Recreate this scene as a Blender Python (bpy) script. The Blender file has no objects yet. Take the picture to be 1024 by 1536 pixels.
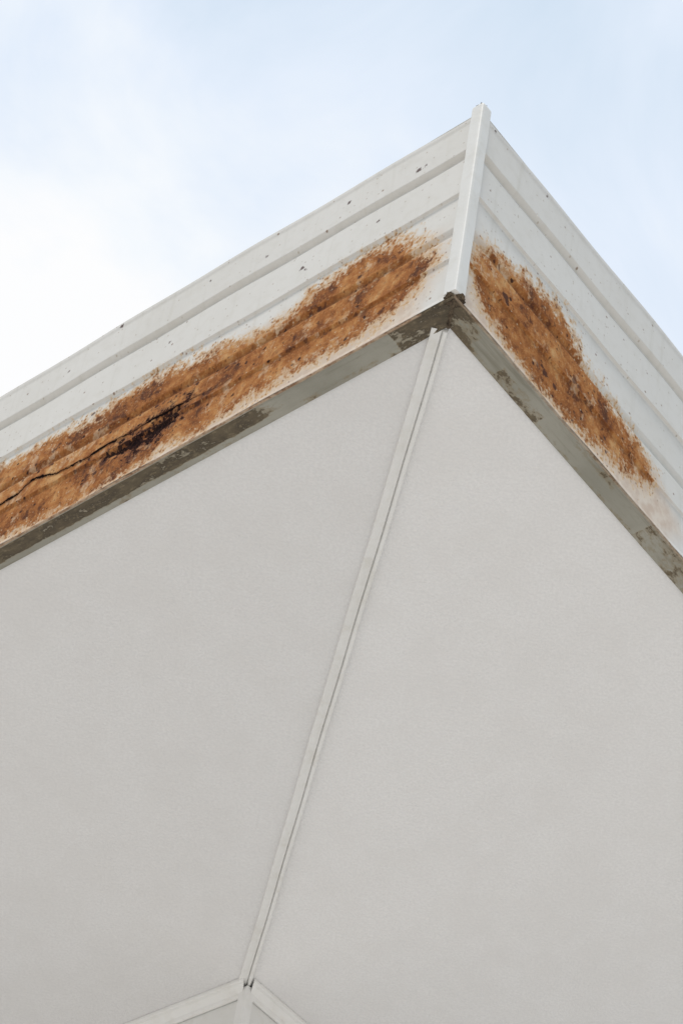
import bpy, math, numpy as np
from mathutils import Vector, Matrix
sc=bpy.context.scene
Z0=3.5
q=math.sqrt(.5)
L=np.array([-q,q,0.]); R=np.array([q,q,0.]); UP=np.array([0,0,1.])
H=.3282; LEAN=.0103
O=np.array([0,0,Z0])
def P(a,b,z): return O+a*L+b*R+z*UP
rng=np.random.default_rng(7)

# ------------------------------------------------------------ node helpers
class NT:
    def __init__(s,mat):
        s.t=mat.node_tree; s.n=s.t.nodes; s.l=s.t.links
    def new(s,typ,**k):
        x=s.n.new(typ)
        for a,b in k.items(): setattr(x,a,b)
        return x
    def put(s,sock,v):
        if isinstance(v,bpy.types.NodeSocket): s.l.new(v,sock)
        elif v is not None: sock.default_value=v
    def m(s,op,a,b=None,c=None,clamp=False):
        x=s.new('ShaderNodeMath',operation=op,use_clamp=clamp)
        s.put(x.inputs[0],a)
        if b is not None: s.put(x.inputs[1],b)
        if c is not None: s.put(x.inputs[2],c)
        return x.outputs[0]
    def ss(s,v,a,b,lo=0.,hi=1.):
        x=s.new('ShaderNodeMapRange',interpolation_type='SMOOTHSTEP')
        s.put(x.inputs[0],v); x.inputs[1].default_value=a; x.inputs[2].default_value=b
        x.inputs[3].default_value=lo; x.inputs[4].default_value=hi
        return x.outputs[0]
    def mix(s,f,a,b,mode='MIX'):
        x=s.new('ShaderNodeMix',data_type='RGBA',blend_type=mode)
        s.put(x.inputs[0],f)
        s.put(x.inputs[6],a if not isinstance(a,tuple) else (*a[:3],1)); s.put(x.inputs[7],b if not isinstance(b,tuple) else (*b[:3],1))
        return x.outputs[2]
    def noise(s,vec,scale,detail=4,rough=.55,dist=0.):
        x=s.new('ShaderNodeTexNoise'); s.put(x.inputs['Vector'],vec)
        x.inputs['Scale'].default_value=scale; x.inputs['Detail'].default_value=detail
        x.inputs['Roughness'].default_value=rough; x.inputs['Distortion'].default_value=dist
        return x.outputs['Fac']
    def vor(s,vec,scale,rand=1.):
        x=s.new('ShaderNodeTexVoronoi'); s.put(x.inputs['Vector'],vec); x.inputs['Scale'].default_value=scale
        x.inputs['Randomness'].default_value=rand
        sep=s.new('ShaderNodeSeparateColor'); s.l.new(x.outputs['Color'],sep.inputs[0])
        return x.outputs['Distance'],sep.outputs[0],sep.outputs[1]
    def attr(s,name,out='Fac'):
        x=s.new('ShaderNodeAttribute',attribute_name=name); return x.outputs[out]
    def scale(s,vec,v):
        x=s.new('ShaderNodeMapping'); s.put(x.inputs[0],vec); x.inputs['Scale'].default_value=v; return x.outputs[0]
    def ramp(s,f,stops):
        x=s.new('ShaderNodeValToRGB'); s.put(x.inputs[0],f)
        e=x.color_ramp.elements
        while len(e)<len(stops): e.new(.5)
        for i,(p,c) in enumerate(stops): e[i].position=p; e[i].color=(*c,1)
        return x.outputs[0]
def mat(name,rough=.5,spec=.5):
    m=bpy.data.materials.new(name); m.use_nodes=True
    t=NT(m); b=m.node_tree.nodes['Principled BSDF']; b.inputs['Roughness'].default_value=rough
    b.inputs['Specular IOR Level'].default_value=spec
    return m,t,b
def bump(t,b,h,strength=.3,dist=.001):
    x=t.new('ShaderNodeBump'); x.inputs['Strength'].default_value=strength; x.inputs['Distance'].default_value=dist
    t.put(x.inputs['Height'],h); t.l.new(x.outputs[0],b.inputs['Normal'])

# ------------------------------------------------------------ materials
PAINT=(.61,.585,.545)
def paint_layers(t,vec,base=PAINT,flecks=True):
    n1=t.noise(vec,5,3,.6); n2=t.noise(vec,60,3,.6)
    c=t.mix(t.ss(n1,.35,.75,0,.4),base,tuple(x*y for x,y in zip(base,(.88,.87,.84))))
    c=t.mix(t.ss(n2,.45,.75,0,.3),c,tuple(x*y for x,y in zip(base,(.82,.80,.75))))
    if flecks:
        d,r1,r2=t.vor(vec,62)
        fl=t.m('MULTIPLY',t.ss(d,.05,.14,1,0),t.ss(r1,.74,.78))
        c=t.mix(t.m('MULTIPLY',fl,.85),c,(.18,.10,.055))
        d,r1,r2=t.vor(vec,170)
        fl=t.m('MULTIPLY',t.ss(d,.12,.28,1,0),t.ss(r1,.82,.88))
        c=t.mix(t.m('MULTIPLY',fl,.55),c,(.30,.23,.16))
    return c
def fascia_mat():
    m,t,b=mat('weathered_fascia_metal',.5,.35)
    fc=t.attr('fc','Vector')
    sd=t.attr('rust'); st=t.attr('stain'); ck=t.attr('crk'); cm=t.attr('crkm'); ho=t.attr('hole'); sp=t.attr('spk'); rb=t.attr('rib')
    c=paint_layers(t,fc)
    FV=t.scale(fc,(.9,.72,1))
    nA=t.noise(FV,18,3,.6); nB=t.noise(FV,75,3,.6); nC=t.noise(FV,240,2,.6); fine=t.noise(FV,420,1,.5)
    blot=t.noise(FV,24,4,.6,.3); mott=t.noise(FV,120,3,.65,.2)
    str_=t.noise(t.scale(fc,(90,4,1)),1,3,.6)
    c=t.mix(t.ss(str_,.52,.8,0,.28),c,(.43,.40,.33))
    c=t.mix(t.m('MULTIPLY',rb,t.ss(nB,.25,.7,.3,.75)),c,(.37,.36,.32))
    # beige stain on the lower part
    sv=t.m('ADD',st,t.m('MULTIPLY',t.m('SUBTRACT',nA,.5),.06))
    stc=t.mix(t.ss(nB,.35,.65),(.49,.36,.26),(.60,.50,.40))
    c=t.mix(t.ss(sv,-.018,.022,0,.85),c,stc)
    na=t.m('MULTIPLY',t.m('SUBTRACT',nA,.5),.040)
    nb=t.m('MULTIPLY',t.m('SUBTRACT',nB,.5),.065)
    nc=t.m('MULTIPLY',t.m('SUBTRACT',nC,.5),.075)
    e=t.m('ADD',t.m('ADD',t.m('ADD',sd,.003),na),t.m('ADD',nb,nc))
    esoft=t.m('ADD',t.m('ADD',sd,na),nb)
    c=t.mix(t.ss(esoft,-.028,.008,0,.6),c,(.54,.39,.22))
    c=t.mix(t.ss(e,-.016,.002,0,.8),c,t.mix(t.ss(nC,.4,.6),(.38,.19,.07),(.54,.35,.17)))
    core=t.ss(e,-.004,.012)
    v=t.m('ADD',t.m('MULTIPLY',blot,.62),t.m('MULTIPLY',mott,.38))
    rc=t.ramp(v,[(.37,(.125,.042,.017)),(.44,(.215,.074,.021)),(.50,(.300,.112,.032)),(.56,(.39,.170,.055)),(.64,(.49,.28,.12))])
    rc=t.mix(t.ss(nC,.54,.66,0,.38),rc,(.14,.048,.018))
    rc=t.mix(t.ss(fine,.56,.70,0,.40),rc,(.48,.26,.10))
    rc=t.mix(t.ss(nB,.56,.70,0,.50),rc,(.125,.046,.020))
    c=t.mix(core,c,rc)
    c=t.mix(t.m('MULTIPLY',t.m('MULTIPLY',rb,core),.5),c,(.09,.034,.016))
    # worn patches where stained paint survives
    wn=t.noise(FV,62,4,.62,.3)
    worn=t.m('MULTIPLY',t.ss(t.m('ADD',wn,t.m('MULTIPLY',t.m('SUBTRACT',nA,.5),.7)),.57,.68),t.ss(sd,.0,.03,.80,.50))
    c=t.mix(t.m('MULTIPLY',worn,core),c,t.mix(t.ss(nC,.4,.6),(.44,.27,.14),(.56,.42,.29)))
    d,r1,r2=t.vor(fc,210)
    fl=t.m('MULTIPLY',t.ss(d,.16,.30,1,0),t.ss(r1,.91,.94))
    c=t.mix(t.m('MULTIPLY',t.m('MULTIPLY',fl,core),.65),c,(.58,.47,.32))
    # dark scale clusters + pits
    scl=t.noise(FV,95,3,.65,.5)
    sc2=t.m('MULTIPLY',t.ss(t.m('ADD',scl,t.m('MULTIPLY',t.m('SUBTRACT',blot,.5),-.8)),.61,.68),core)
    c=t.mix(t.m('MULTIPLY',sc2,.70),c,(.060,.022,.013))
    d,r1,r2=t.vor(FV,90)
    pit=t.m('MULTIPLY',t.ss(t.m('ADD',d,t.m('MULTIPLY',t.m('SUBTRACT',nC,.5),.5)),.11,.20,1,0),t.ss(t.m('ADD',r1,t.m('MULTIPLY',t.m('SUBTRACT',nA,.5),.8)),.66,.70))
    pit=t.m('MULTIPLY',pit,t.ss(e,-.014,-.004))
    c=t.mix(t.m('MULTIPLY',pit,.93),c,(.030,.012,.009))
    d2,r3,r4=t.vor(FV,240)
    pit2=t.m('MULTIPLY',t.m('MULTIPLY',t.ss(d2,.18,.34,1,0),t.ss(r3,.78,.82)),t.ss(esoft,-.040,-.018))
    c=t.mix(t.m('MULTIPLY',pit2,.8),c,(.15,.060,.025))
    spv=t.m('ADD',sp,t.m('MULTIPLY',t.m('SUBTRACT',nC,.5),.010))
    c=t.mix(t.ss(spv,-.0012,.0010,.93,0),c,(.065,.026,.016))
    # hole with ragged burnt edge
    hv=t.m('ADD',ho,t.m('ADD',t.m('MULTIPLY',t.m('SUBTRACT',mott,.5),.080),t.m('ADD',t.m('MULTIPLY',t.m('SUBTRACT',nB,.5),.07),t.m('MULTIPLY',t.m('SUBTRACT',nC,.5),.05))))
    c=t.mix(t.ss(hv,-.020,-.001,0,.65),c,(.080,.026,.014))
    hm=t.ss(hv,-.001,.005)
    c=t.mix(t.m('MULTIPLY',hm,.94),c,t.mix(t.ss(nC,.48,.62),(.008,.007,.009),(.035,.018,.016)))
    # crack
    w=t.m('ADD',.0004,t.m('MULTIPLY',t.ss(t.noise(fc,34,1),.38,.66),.0015))
    ca=t.m('SUBTRACT',t.m('ABSOLUTE',t.m('ADD',ck,t.m('ADD',t.m('MULTIPLY',t.m('SUBTRACT',nB,.5),.006),t.m('MULTIPLY',t.m('SUBTRACT',nC,.5),.004)))),t.m('MULTIPLY',w,cm))
    cmb=t.ss(cm,.02,.12)
    cr=t.m('MULTIPLY',t.ss(ca,-.0004,.0004,1,0),cmb)
    halo=t.m('MULTIPLY',t.ss(ca,0,.004,.45,0),cmb)
    c=t.mix(halo,c,(.08,.028,.015))
    c=t.mix(t.m('MULTIPLY',cr,.98),c,(.008,.006,.006))
    t.l.new(c,b.inputs['Base Color'])
    t.l.new(t.m('ADD',.5,t.m('MULTIPLY',core,.42)),b.inputs['Roughness'])
    t.l.new(t.m('MULTIPLY',.35,t.m('SUBTRACT',1.,t.m('MAXIMUM',t.m('MULTIPLY',core,.6),t.m('MAXIMUM',hm,cr)))),b.inputs['Specular IOR Level'])
    hgt=t.m('ADD',t.m('MULTIPLY',core,t.m('ADD',t.m('MULTIPLY',nC,.5),t.m('MULTIPLY',mott,.5))),t.m('MULTIPLY',fine,.08))
    hgt=t.m('SUBTRACT',hgt,t.m('ADD',t.m('MULTIPLY',cr,1.5),t.m('MULTIPLY',pit,.7)))
    bump(t,b,hgt,.35,.0010)
    return m
def under_mat():
    m,t,b=mat('peeling_trim_paint',.65,.25)
    fc=t.attr('fc','Vector'); dt=t.attr('dirt'); hem=t.attr('hem')
    st=t.scale(fc,(.7,1.4,1))
    n1=t.noise(st,38,5,.7,.4); n2=t.noise(st,140,4,.75); n3=t.noise(fc,9,3)
    c=t.mix(t.ss(n3,.35,.7),(.325,.312,.268),(.255,.245,.205))
    c=t.mix(t.ss(t.noise(t.scale(fc,(7,110,1)),1,4,.6),.5,.75,0,.6),c,(.16,.145,.105))
    c=t.mix(t.ss(n2,.5,.75,0,.35),c,(.20,.185,.145))
    e=t.m('ADD',dt,t.m('ADD',t.m('MULTIPLY',t.m('SUBTRACT',n1,.5),1.9),t.m('MULTIPLY',t.m('SUBTRACT',n2,.5),1.1)))
    dc=t.mix(t.ss(n1,.38,.62),(.055,.042,.028),(.110,.085,.054))
    dc=t.mix(t.ss(n2,.52,.68,0,.75),dc,(.22,.175,.11))
    c=t.mix(t.ss(e,-.30,-.02,0,.6),c,(.24,.19,.12))
    c=t.mix(t.ss(e,-.03,.07,0,.92),c,dc)
    c=t.mix(hem,c,t.mix(t.ss(n2,.4,.65),(.42,.31,.22),(.20,.11,.06)))
    t.l.new(c,b.inputs['Base Color'])
    bump(t,b,t.m('SUBTRACT',t.m('MULTIPLY',n2,.4),t.ss(e,-.02,.06)),.6,.0010)
    return m
def soffit_mat(name,base):
    m,t,b=mat(name,.8,.2)
    g=t.new('ShaderNodeNewGeometry').outputs['Position']
    gs_=t.scale(g,(1,.8,1))
    n2=t.noise(gs_,17,4,.6); n3=t.noise(g,270,2,.6)
    c=t.mix(t.ss(n2,.36,.68,0,.55),base,tuple(x*y for x,y in zip(base,(.94,.932,.922))))
    c=t.mix(t.ss(n3,.35,.65,0,.6),c,tuple(x*.905 for x in base))
    t.l.new(c,b.inputs['Base Color'])
    bump(t,b,n3,.6,.0012)
    return m
def trim_mat(name,base,dirty=.3):
    m,t,b=mat(name,.5,.3)
    g=t.new('ShaderNodeNewGeometry').outputs['Position']
    c=paint_layers(t,g,base,False)
    c=t.mix(t.ss(t.noise(g,22,4,.7),.5,.75,0,dirty),c,tuple(x*y for x,y in zip(base,(.72,.68,.60))))
    t.l.new(c,b.inputs['Base Color']); bump(t,b,t.noise(g,200,2,.6),.25,.0008)
    return m
M_F=fascia_mat(); M_U=under_mat()
M_S1=soffit_mat('soffit_sheet_paint',(.735,.727,.727)); M_S2=soffit_mat('soffit_sheet_paint_b',(.775,.767,.767))
M_T=trim_mat('trim_paint',(.765,.76,.75)); M_TP=trim_mat('corner_cap_paint',(.65,.635,.605),.3)
M_W=trim_mat('wall_paint',(.72,.715,.70),.1)
M_D,td,bd=mat('dark_grime',.9,.1)
gpos=td.new('ShaderNodeNewGeometry').outputs['Position']
td.l.new(td.mix(td.ss(td.noise(gpos,160,4,.7),.35,.65),(.035,.025,.018),(.13,.10,.07)),bd.inputs['Base Color'])
bump(td,bd,td.noise(gpos,220,3,.7),.8,.002)
M_R,tr,br=mat('roof_metal',.5)
gpos=tr.new('ShaderNodeNewGeometry').outputs['Position']
tr.l.new(tr.mix(tr.noise(gpos,3,3),(.42,.42,.41),(.52,.52,.5)),br.inputs['Base Color'])
M_G,tg,bg=mat('pale_concrete',.85,.2)
gpos=tg.new('ShaderNodeNewGeometry').outputs['Position']
cg=tg.mix(tg.ss(tg.noise(gpos,.6,3,.6),.3,.7),(.615,.58,.54),(.535,.505,.465))
tg.l.new(cg,bg.inputs['Base Color'])
M_GL,t_,bb=mat('window_glass',.08); 
gpos=t_.new('ShaderNodeNewGeometry').outputs['Position']
t_.l.new(t_.mix(t_.noise(gpos,2),(.03,.035,.04),(.06,.065,.07)),bb.inputs['Base Color'])

# ------------------------------------------------------------ object helpers
house=bpy.data.objects.new('house',None); sc.collection.objects.link(house)
def add(name,verts,faces,m,parent=house,smooth=False,bevel=0):
    me=bpy.data.meshes.new(name); me.from_pydata([tuple(map(float,v)) for v in verts],[],faces); me.update()
    import bmesh
    bm=bmesh.new(); bm.from_mesh(me); bmesh.ops.recalc_face_normals(bm,faces=bm.faces); bm.to_mesh(me); bm.free()
    o=bpy.data.objects.new(name,me); sc.collection.objects.link(o); me.materials.append(m)
    if parent: o.parent=parent
    if smooth:
        for p in me.polygons: p.use_smooth=True
    if bevel:
        md=o.modifiers.new('b','BEVEL'); md.width=bevel; md.segments=3; md.limit_method='ANGLE'
    return o
def box(name,a0,a1,b0,b1,z0,z1,m,bevel=0,parent=house):
    v=[P(a,b,z) for a in (a0,a1) for b in (b0,b1) for z in (z0,z1)]
    f=[(0,1,3,2),(4,6,7,5),(0,4,5,1),(2,3,7,6),(0,2,6,4),(1,5,7,3)]
    return add(name,v,f,m,parent,bevel=bevel)
def loft(name,rings,m,closed=True,caps=True,bevel=0,smooth=False):
    n=len(rings[0]); v=[p for r in rings for p in r]; f=[]
    for i in range(len(rings)-1):
        for j in range(n if closed else n-1):
            k=(j+1)%n; f.append((i*n+j,i*n+k,(i+1)*n+k,(i+1)*n+j))
    if caps and closed:
        f.append(tuple(range(n))); f.append(tuple((len(rings)-1)*n+j for j in range(n)))
    return add(name,v,f,m,bevel=bevel,smooth=smooth)

# ------------------------------------------------------------ fascia data (metres along the eave, fraction of height)
def pl(s): return np.array([[float(x) for x in k.split(',')] for k in s.split(';')])
LP=pl("0.90,0.50;0.80,0.52;0.717,0.512;0.67,0.507;0.611,0.49;0.554,0.473;0.526,0.476;0.501,0.502;0.459,0.511;0.415,0.489;0.371,0.463;0.329,0.45;0.286,0.408;0.251,0.400;0.228,0.43;0.216,0.475;0.188,0.488;0.164,0.500;0.141,0.528;0.107,0.504;0.076,0.455;0.044,0.313;0.040,0.249;0.049,0.198;0.058,0.146;0.081,0.117;0.108,0.097;0.143,0.074;0.181,0.085;0.219,0.084;0.246,0.068;0.275,0.067;0.313,0.056;0.352,0.044;0.394,0.064;0.42,0.029;0.465,0.025;0.50,0.02;0.55,0.025;0.60,0.03;0.65,0.03;0.72,0.035;0.82,0.09;0.90,0.2")
RP=pl("0.019,0.252;0.035,0.339;0.063,0.407;0.089,0.403;0.118,0.466;0.150,0.482;0.170,0.475;0.197,0.438;0.212,0.379;0.239,0.358;0.273,0.340;0.301,0.319;0.328,0.298;0.353,0.249;0.351,0.199;0.318,0.124;0.280,0.084;0.247,0.061;0.209,0.042;0.177,0.025;0.145,0.028;0.114,0.041;0.077,0.067;0.047,0.089;0.027,0.137;0.018,0.195")
LS=pl("0.05,-.1;0.02,.25;0.03,.42;0.10,.46;0.45,.45;0.92,.5;.92,-.1")
RS=pl("0.0,-.1;0.0,.36;0.05,.40;0.2,.38;0.37,.26;0.41,.1;.36,-.1")
HO=pl("0.500,0.185;0.485,0.215;0.442,0.225;0.418,0.264;0.385,0.262;0.382,0.206;0.396,0.171;0.416,0.139;0.444,0.128;.47,.145")
CK=pl("0.27,.235;0.30,.245;0.33,.24;0.36,.250;0.397,.258;0.433,.257;0.469,.256;0.502,.264;0.533,.251;0.560,.255;0.582,.256;0.605,.285;0.626,.300;0.643,.262;0.688,.254;.75,.25;.85,.26")
LSP=[(0.079,0.865,.0035),(0.070,.872,.0025),(0.537,0.985,.003),(0.180,0.918,.0025),(0.238,0.682,.003),(.232,.66,.002),(0.546,0.516,.003),(0.595,0.331,.003),(0.239,0.279,.002),(0.156,0.337,.0022),(0.196,0.369,.003),(0.141,0.414,.003),(0.326,0.333,.003),(.50,.17,.006),(.51,.13,.004),(.36,.2,.004),(.37,.33,.003),(.43,.33,.003),(.30,.88,.002),(.39,.94,.002),(.44,.70,.002),(.62,.9,.002),(.13,.70,.0018)]
RSP=[(0.076,0.255,.0060),(0.080,0.235,.0035),(0.154,0.122,.0050),(.149,.14,.003),(0.172,0.110,.004),(0.123,0.974,.002),(0.023,0.985,.0015),(0.208,0.045,.002),(0.265,0.141,.003),(0.053,0.369,.002),(.24,.3,.002),(.3,.24,.002)]
def sdf(poly,s,v):
    pp=poly.copy(); pp[:,1]*=H
    x=s;y=v*H; d=np.full(x.shape,1e9); ins=np.zeros(x.shape,bool)
    for i in range(len(pp)):
        ax,ay=pp[i];bx,by=pp[(i+1)%len(pp)]
        ex,ey=bx-ax,by-ay; wx,wy=x-ax,y-ay
        tt=np.clip((wx*ex+wy*ey)/(ex*ex+ey*ey+1e-12),0,1)
        d=np.minimum(d,np.hypot(wx-ex*tt,wy-ey*tt))
        c=((ay>y)!=(by>y))&(x<(bx-ax)*(y-ay)/(by-ay+1e-12)+ax)
        ins^=c
    return np.where(ins,d,-d)
# profile: out(v) - shallow channels and rolled beads
PV=np.array([-.02,0,.012,.02,.335,.345,.365,.385,.775,.783,.803,.823,.97,.985,1.0])
PO=np.array([0.002,.003,.0025,.0015,.0015,-.0016,-.0016,.0015,.0015,-.0020,-.0020,.0040,.005,.006,.006])
def fascia(name,A,N,dense,poly,stp,spk,left):
    s=np.concatenate([np.arange(0,dense,.0016),np.linspace(dense,7.,60)])
    v=np.unique(np.round(np.concatenate([np.arange(0,1.0001,1/200),np.linspace(.54,.59,26),np.linspace(.18,.23,21),PV[PV>=0]]),4))
    S,V=np.meshgrid(s,v,indexing='ij')
    out=np.interp(V,PV,PO)
    out=out+.0032*np.exp(-((V-.565)/.0072)**2)+.0022*np.exp(-((V-.210)/.0065)**2)
    out=out+.0008*np.sin(S*9+1)*np.sin(V*5)+.0005*np.sin(S*31+V*4)
    rust=np.clip(sdf(poly,S,V),-.08,.08)
    stain=np.clip(sdf(stp,S,V),-.08,.08)
    if left:
        hole=np.clip(sdf(HO,S,V),-.05,.05); ckv=np.interp(S,CK[:,0],CK[:,1]); crk=(V-ckv)*H
        cm=np.clip((S-.30)/.16,0,1)*np.clip((.9-S)/.05,0,1)
        out=out-.003*np.clip(hole/.008,0,1)
        out=out+.0012*cm*np.clip(1-crk/.035,0,1)*(crk>0)
    else:
        hole=np.full(S.shape,-.05);crk=np.full(S.shape,.05);cm=np.zeros(S.shape)
    sp=np.full(S.shape,.05)
    for a,b,r in spk:
        sp=np.minimum(sp,np.hypot(S-a,(V-b)*H)-r)
    rib=np.exp(-((V-.792)/.014)**2)+np.exp(-((V-.357)/.014)**2)*.9+.5*np.exp(-((V-.547)/.006)**2)+.5*np.exp(-((V-.193)/.006)**2)
    Sx=S-out*(1-np.clip(S/.02,0,1))
    T=np.array([0,-LEAN,H])
    pos=O+Sx[...,None]*A+V[...,None]*T+out[...,None]*(-N)
    ns,nv=S.shape; idx=np.arange(ns*nv).reshape(ns,nv)
    f=np.stack([idx[:-1,:-1],idx[1:,:-1],idx[1:,1:],idx[:-1,1:]],-1).reshape(-1,4)
    if left: f=f[:,::-1]
    me=bpy.data.meshes.new(name); me.from_pydata(pos.reshape(-1,3).tolist(),[],f.tolist()); me.update()
    for nm,arr in (('rust',rust),('stain',stain),('hole',hole),('crk',crk),('crkm',cm),('spk',sp),('rib',rib)):
        at=me.attributes.new(nm,'FLOAT','POINT'); at.data.foreach_set('value',arr.astype(np.float32).ravel())
    off=0 if left else 5.
    fc=np.stack([S+off,V*H,np.zeros_like(S)],-1)
    at=me.attributes.new('fc','FLOAT_VECTOR','POINT'); at.data.foreach_set('vector',fc.astype(np.float32).ravel())
    for p in me.polygons: p.use_smooth=True
    me.materials.append(M_F)
    o=bpy.data.objects.new(name,me); sc.collection.objects.link(o); o.parent=house
fascia('fascia_west',L,R,.86,LP,LS,LSP,True)
fascia('fascia_east',R,L,.56,RP,RS,RSP,False)

# underside returns of the fascia (peeling paint)
def under(name,A,N,left):
    W_=.0265
    s=np.concatenate([np.arange(0,.9,.003),np.linspace(.9,7,60)])
    prof=[(-.0030,0.0),(-.0028,-.0010),(-.0014,-.0014),(.0004,-.0012),(.0012,-.0003),(.006,0),(.012,.0003),(.018,.0003),(.0205,.0003),(.023,0),(.0255,-.0004),(W_,.0002),(W_+.0002,.006)]
    V=[];F=[];fc=[];dt=[];hm=[]
    n=len(prof)
    for i,ss_ in enumerate(s):
        for j,(w,z) in enumerate(prof):
            a=w+ (ss_)*(1-w/.04) if ss_<.04 else ss_
            zz=z+.0006*math.sin(ss_*40)*math.sin(ss_*17+1)*(j<5)
            V.append(O+a*A+w*N+zz*UP)
            fc.append((a+(0 if left else 5),w,0))
            x=a
            if left:
                d=-.75
                if x>.22:
                    e=min(1,(x-.22)/.06); d=-.75+e*(1.0 if .001<w<.019 else .35)
                elif x>.07 and w>.018: d=-.25
                if x<.085: d=max(d,.40-x*3.6)
                hm.append((1. if j<3 else 0.)*(1 if x>.04 else 0))
            else:
                d=-.75
                if x<.06: d=.35-x*9
                if .10<x<.18 and w>.008: d=max(d,-.06)
                if .22<x<.30 and w<.012: d=max(d,-.22)
                if x>.36: d=max(d,-.14)
                if w>.021: d=max(d,-.24)
                hm.append(.5 if j<3 else 0)
            dt.append(d)
    for i in range(len(s)-1):
        for j in range(n-1): F.append((i*n+j,(i+1)*n+j,(i+1)*n+j+1,i*n+j+1))
    me=bpy.data.meshes.new(name); me.from_pydata([tuple(map(float,v)) for v in V],[],F); me.update()
    at=me.attributes.new('fc','FLOAT_VECTOR','POINT'); at.data.foreach_set('vector',np.array(fc,np.float32).ravel())
    at=me.attributes.new('dirt','FLOAT','POINT'); at.data.foreach_set('value',np.array(dt,np.float32))
    at=me.attributes.new('hem','FLOAT','POINT'); at.data.foreach_set('value',np.array(hm,np.float32))
    me.materials.append(M_U)
    o=bpy.data.objects.new(name,me); sc.collection.objects.link(o); o.parent=house
under('fascia_return_west',L,R,True); under('fascia_return_east',R,L,False)

# joint grime at the mitre of the return
V=[];F=[]
for i in range(12):
    t_i=i/11; w=.003+.025*t_i; 
    wid=.0008+.0010*abs(math.sin(i*2.3))
    V+= [P(w-wid,w+wid,-.0010+.0004*math.sin(i*1.7)),P(w+wid,w-wid,-.0010-.0004*math.sin(i*2.9))]
for i in range(11): F.append((2*i,2*i+1,2*i+3,2*i+2))
add('mitre_sealant',V,F,M_D)

# corner cap over the mitre
T=np.array([0,-LEAN,H])
def capring(v,w,d,ch):
    base=O+v*T
    def pt(a,b): return base+a*L+b*R
    return [pt(w,-.0005),pt(w,-d),pt(-d+ch,-d),pt(-d+ch*.35,-d+ch*.12),pt(-d+ch*.12,-d+ch*.35),pt(-d,-d+ch),pt(-d,w),pt(-.0005,w)]
rings=[]
for v in np.concatenate([[.004],np.linspace(.03,1.0,30),[1.035,1.045]]):
    j=.0003*math.sin(v*23)
    rings.append(capring(v,.0082+j,.0075 if v<1.04 else .0068,.004))
loft('corner_cap',rings,M_TP,bevel=.0005)
def blob(name,c,r,m,seed,sq=(1,1,.6)):
    import bmesh
    bm=bmesh.new(); bmesh.ops.create_icosphere(bm,subdivisions=4,radius=1)
    g=np.random.default_rng(seed); ph=g.uniform(0,6,9)
    for v in bm.verts:
        x=v.co.copy(); k=1+.28*math.sin(x.x*5+ph[0])*math.sin(x.y*4+ph[1])+.18*math.sin(x.z*9+ph[2]+x.x*7)+.12*math.sin(x.x*15+ph[3])*math.sin(x.y*13)
        v.co=Vector((x.x*r*sq[0]*k,x.y*r*sq[1]*k,x.z*r*sq[2]*k))+Vector(c)
    me=bpy.data.meshes.new(name); bm.to_mesh(me); bm.free(); me.materials.append(m)
    for p in me.polygons: p.use_smooth=True
    o=bpy.data.objects.new(name,me); sc.collection.objects.link(o); o.parent=house
blob('cap_sealant_top',O+1.045*T+np.array([0,-.001,0]),.0052,M_D,1,(1,1,.45))
blob('cap_sealant_bottom',O+np.array([.001,.004,.0006]),.0075,M_D,2,(1.3,1.1,.22))

# fascia top lips and roof
EXA,EXB=7.,7.
def quad(name,pts,m): return add(name,pts,[tuple(range(len(pts)))],m)
tz=H
quad('fascia_top_west',[P(-.012,-.0125,tz),P(EXA,-.0125,tz),P(EXA,.03,tz-.001),P(.03,.03,tz-.001)],M_TP)
quad('fascia_top_east',[P(-.0125,-.012,tz+.0003),P(-.0125,EXB,tz+.0003),P(.03,EXB,tz-.0007),P(.03,.03,tz-.0007)],M_TP)
box('fascia_north',EXA+.001,EXA+.03,0,EXB,-.001,tz,M_TP); box('fascia_south',0,EXA,EXB+.001,EXB+.03,-.001,tz,M_TP)
c=P(EXA/2,EXB/2,tz+.35)
add('roof',[P(.03,.03,tz-.02),P(EXA,.03,tz-.02),P(EXA,EXB,tz-.02),P(.03,EXB,tz-.02),c],[(0,1,4),(1,2,4),(2,3,4),(3,0,4)],M_R)

# ------------------------------------------------------------ soffit
Wx=np.array([-.1005,1.1998]); wa=float(Wx@L[:2]); wb=float(Wx@R[:2])
zs=.0036; e=.0262
a2,b2=EXA-wa,EXB-wb
quad('soffit_panel_west',[P(e,e,zs),P(EXA,e,zs),P(EXA,wb+.002,zs),P(wa,wb,zs)],M_S1)
quad('soffit_panel_east',[P(e,e,zs),P(wa,wb,zs),P(wa+.002,EXB,zs),P(e,EXB,zs)],M_S2)
quad('soffit_panel_north',[P(a2,wb+.002,zs),P(EXA,wb+.002,zs),P(EXA,EXB,zs),P(a2,EXB,zs)],M_S1)
quad('soffit_panel_south',[P(wa+.002,b2,zs),P(a2,b2,zs),P(a2,EXB,zs),P(wa+.002,EXB,zs)],M_S2)
# hip joint strip
p0=np.array([-.0075,.043]);p1=np.array([-.1055,1.2])
d=(p1-p0)/np.linalg.norm(p1-p0); n=np.array([d[1],-d[0]])
prof=[(-.0095,.0),(-.0094,-.0034),(-.0086,-.0044),(-.001,-.0032),(.0016,-.0032),(.0022,-.0012),(.0030,-.0012),(.0034,-.0048),(.0044,-.0064),(.0066,-.0064),(.0078,-.0052),(.0084,.0)]
rings=[]
for t_i in np.linspace(0,1,60):
    cc=p0+(p1-p0)*t_i; wob=.0005*math.sin(t_i*9)+.0003*math.sin(t_i*31)
    rings.append([np.array([cc[0]+n[0]*(x+wob),cc[1]+n[1]*(x+wob),Z0+zs+z]) for x,z in prof])
loft('hip_joint_strip',rings,M_T)
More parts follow.
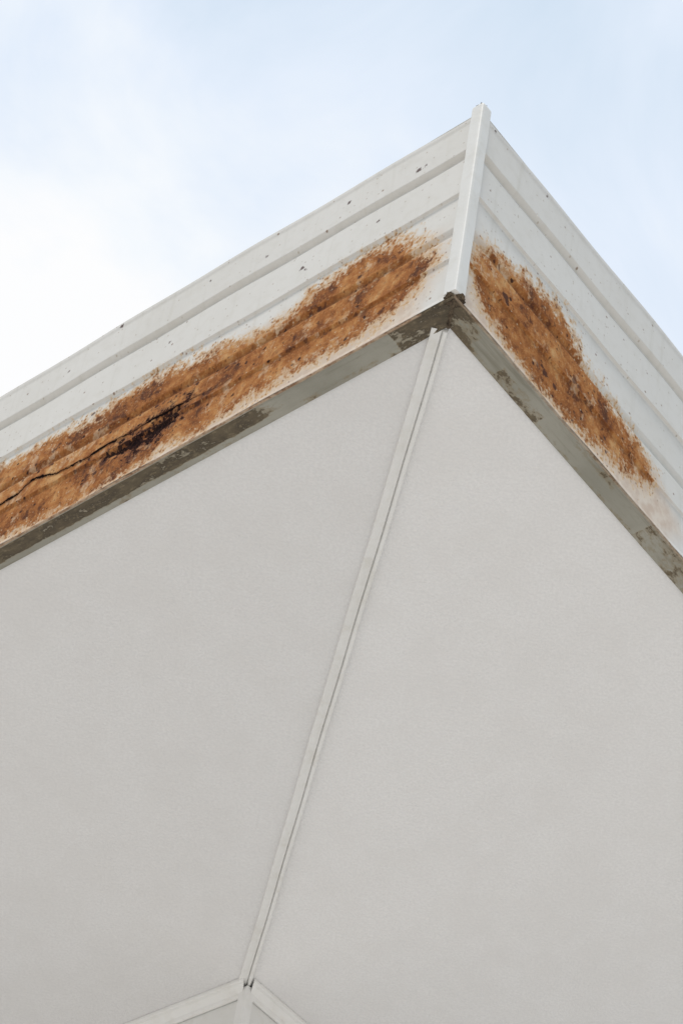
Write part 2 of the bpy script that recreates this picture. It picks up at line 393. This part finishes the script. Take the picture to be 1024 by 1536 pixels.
# ------------------------------------------------------------ walls
zt=zs-.0003
box('wall_west',wa+.001,a2,wb+.001,wb+.2,-Z0,zt,M_W)
box('wall_east',wa+.0015,wa+.2,wb+.2005,b2,-Z0,zt,M_W)
box('wall_north',a2-.2,a2-.0005,wb+.201,b2,-Z0,zt,M_W)
box('wall_south',wa+.201,a2-.201,b2-.2,b2-.0005,-Z0,zt,M_W)
def wring(z,w,dd,ch):
    def pt(a,b): return P(wa+a,wb+b,z)
    return [pt(w,.0005),pt(w,-dd),pt(-dd+ch,-dd),pt(-dd,-dd+ch),pt(-dd,w),pt(.0005,w)]
loft('wall_corner_angle',[wring(z,.010,.005,.0015) for z in np.linspace(-Z0,-.004,40)],M_T,bevel=.0006)
tp=[(.0,-.019),(-.003,-.0185),(-.0040,-.016),(-.0045,-.012),(-.011,-.0045),(-.0150,-.0035),(-.016,-.001),(-.016,zt),(.0,zt)]
def tr_(s,x,z,west): return P(wa+s,wb+x,z) if west else P(wa+x,wb+s,z)
def mtr(west):
    r=[[tr_(.0065+x*.75,x,z,west) for x,z in tp]]
    for s in np.linspace(.05,a2-wa-.05,50): r.append([tr_(s,x,z,west) for x,z in tp])
    return r
loft('wall_trim_west',mtr(True),M_T,bevel=.0006); loft('wall_trim_east',mtr(False),M_T,bevel=.0006)
def win(nm,a0,a1,z0,z1):
    b=wb
    box(nm+'_glass',a0,a1,b-.004,b+.0005,z0,z1,M_GL)
    fw=.05
    box(nm+'_head',a0-fw,a1+fw,b-.03,b+.0008,z1,z1+fw,M_T,.003); box(nm+'_sill',a0-fw,a1+fw,b-.06,b+.0008,z0-fw,z0,M_T,.003)
    box(nm+'_jamb_a',a0-fw,a0,b-.028,b+.0007,z0,z1,M_T,.003); box(nm+'_jamb_b',a1,a1+fw,b-.028,b+.0007,z0,z1,M_T,.003)
    box(nm+'_mullion',(a0+a1)/2-.02,(a0+a1)/2+.02,b-.026,b+.0006,z0,z1,M_T,.003)
win('window',3.,4.6,-2.5,-1.2)

# ------------------------------------------------------------ ground
gs=600
add('ground',[(-gs,-gs,0),(gs,-gs,0),(gs,gs,0),(-gs,gs,0)],[(0,1,2,3)],M_G,None)

# ------------------------------------------------------------ camera
a_,b_,c_=-.0187,.8362,.1848
f=np.array([math.sin(a_)*math.cos(b_),math.cos(a_)*math.cos(b_),math.sin(b_)]); r=np.array([math.cos(a_),-math.sin(a_),0.]); u=np.cross(r,f)
r2=r*math.cos(c_)+u*math.sin(c_); u2=-r*math.sin(c_)+u*math.cos(c_)
cam=bpy.data.cameras.new('camera'); co=bpy.data.objects.new('camera',cam); sc.collection.objects.link(co)
Mx=Matrix(((r2[0],u2[0],-f[0],-.0459),(r2[1],u2[1],-f[1],-1.3866),(r2[2],u2[2],-f[2],Z0-1.8834),(0,0,0,1)))
co.matrix_world=Mx
cam.sensor_fit='HORIZONTAL'; cam.sensor_width=36; cam.lens=36*3.3716; cam.clip_start=.05; cam.clip_end=3000
sc.camera=co
# ------------------------------------------------------------ light
az=math.radians(200); el=math.radians(68)
sun=bpy.data.lights.new('sun','SUN'); so=bpy.data.objects.new('sun',sun); sc.collection.objects.link(so)
sun.energy=2.6; sun.angle=math.radians(12); sun.color=(1,.95,.88)
sd=Vector((math.sin(az)*math.cos(el),math.cos(az)*math.cos(el),math.sin(el)))
so.rotation_euler=sd.to_track_quat('Z','Y').to_euler()
w=bpy.data.worlds.new('World'); sc.world=w; w.use_nodes=True
t=NT(w); bgn=t.n['Background']
sky=t.new('ShaderNodeTexSky',sky_type='NISHITA'); sky.sun_disc=False; sky.sun_elevation=el; sky.sun_rotation=az
bgn.inputs['Strength'].default_value=.1
tc=t.new('ShaderNodeTexCoord').outputs['Generated']
cl=t.noise(tc,6.5,6,.55,.4)
vm=t.new('ShaderNodeVectorMath',operation='DOT_PRODUCT'); t.l.new(tc,vm.inputs[0]); vm.inputs[1].default_value=(1.537,-3.853,3.505)
g=t.m('ADD',t.m('MULTIPLY',t.m('SUBTRACT',vm.outputs['Value'],.16),.66),t.m('MULTIPLY',t.m('SUBTRACT',cl,.5),1.7),clamp=True)
col=t.ramp(g,[(.0,(1.0,1.0,1.0)),(.22,(.93,.965,1.0)),(.55,(.79,.87,.98)),(1.0,(.64,.76,.89))])
vs=t.new('ShaderNodeVectorMath',operation='SCALE'); t.l.new(col,vs.inputs[0]); vs.inputs['Scale'].default_value=10.5
t.l.new(t.mix(.93,sky.outputs[0],vs.outputs[0]),bgn.inputs['Color'])
sc.view_settings.view_transform='Standard'; sc.view_settings.look='None'; sc.view_settings.exposure=0
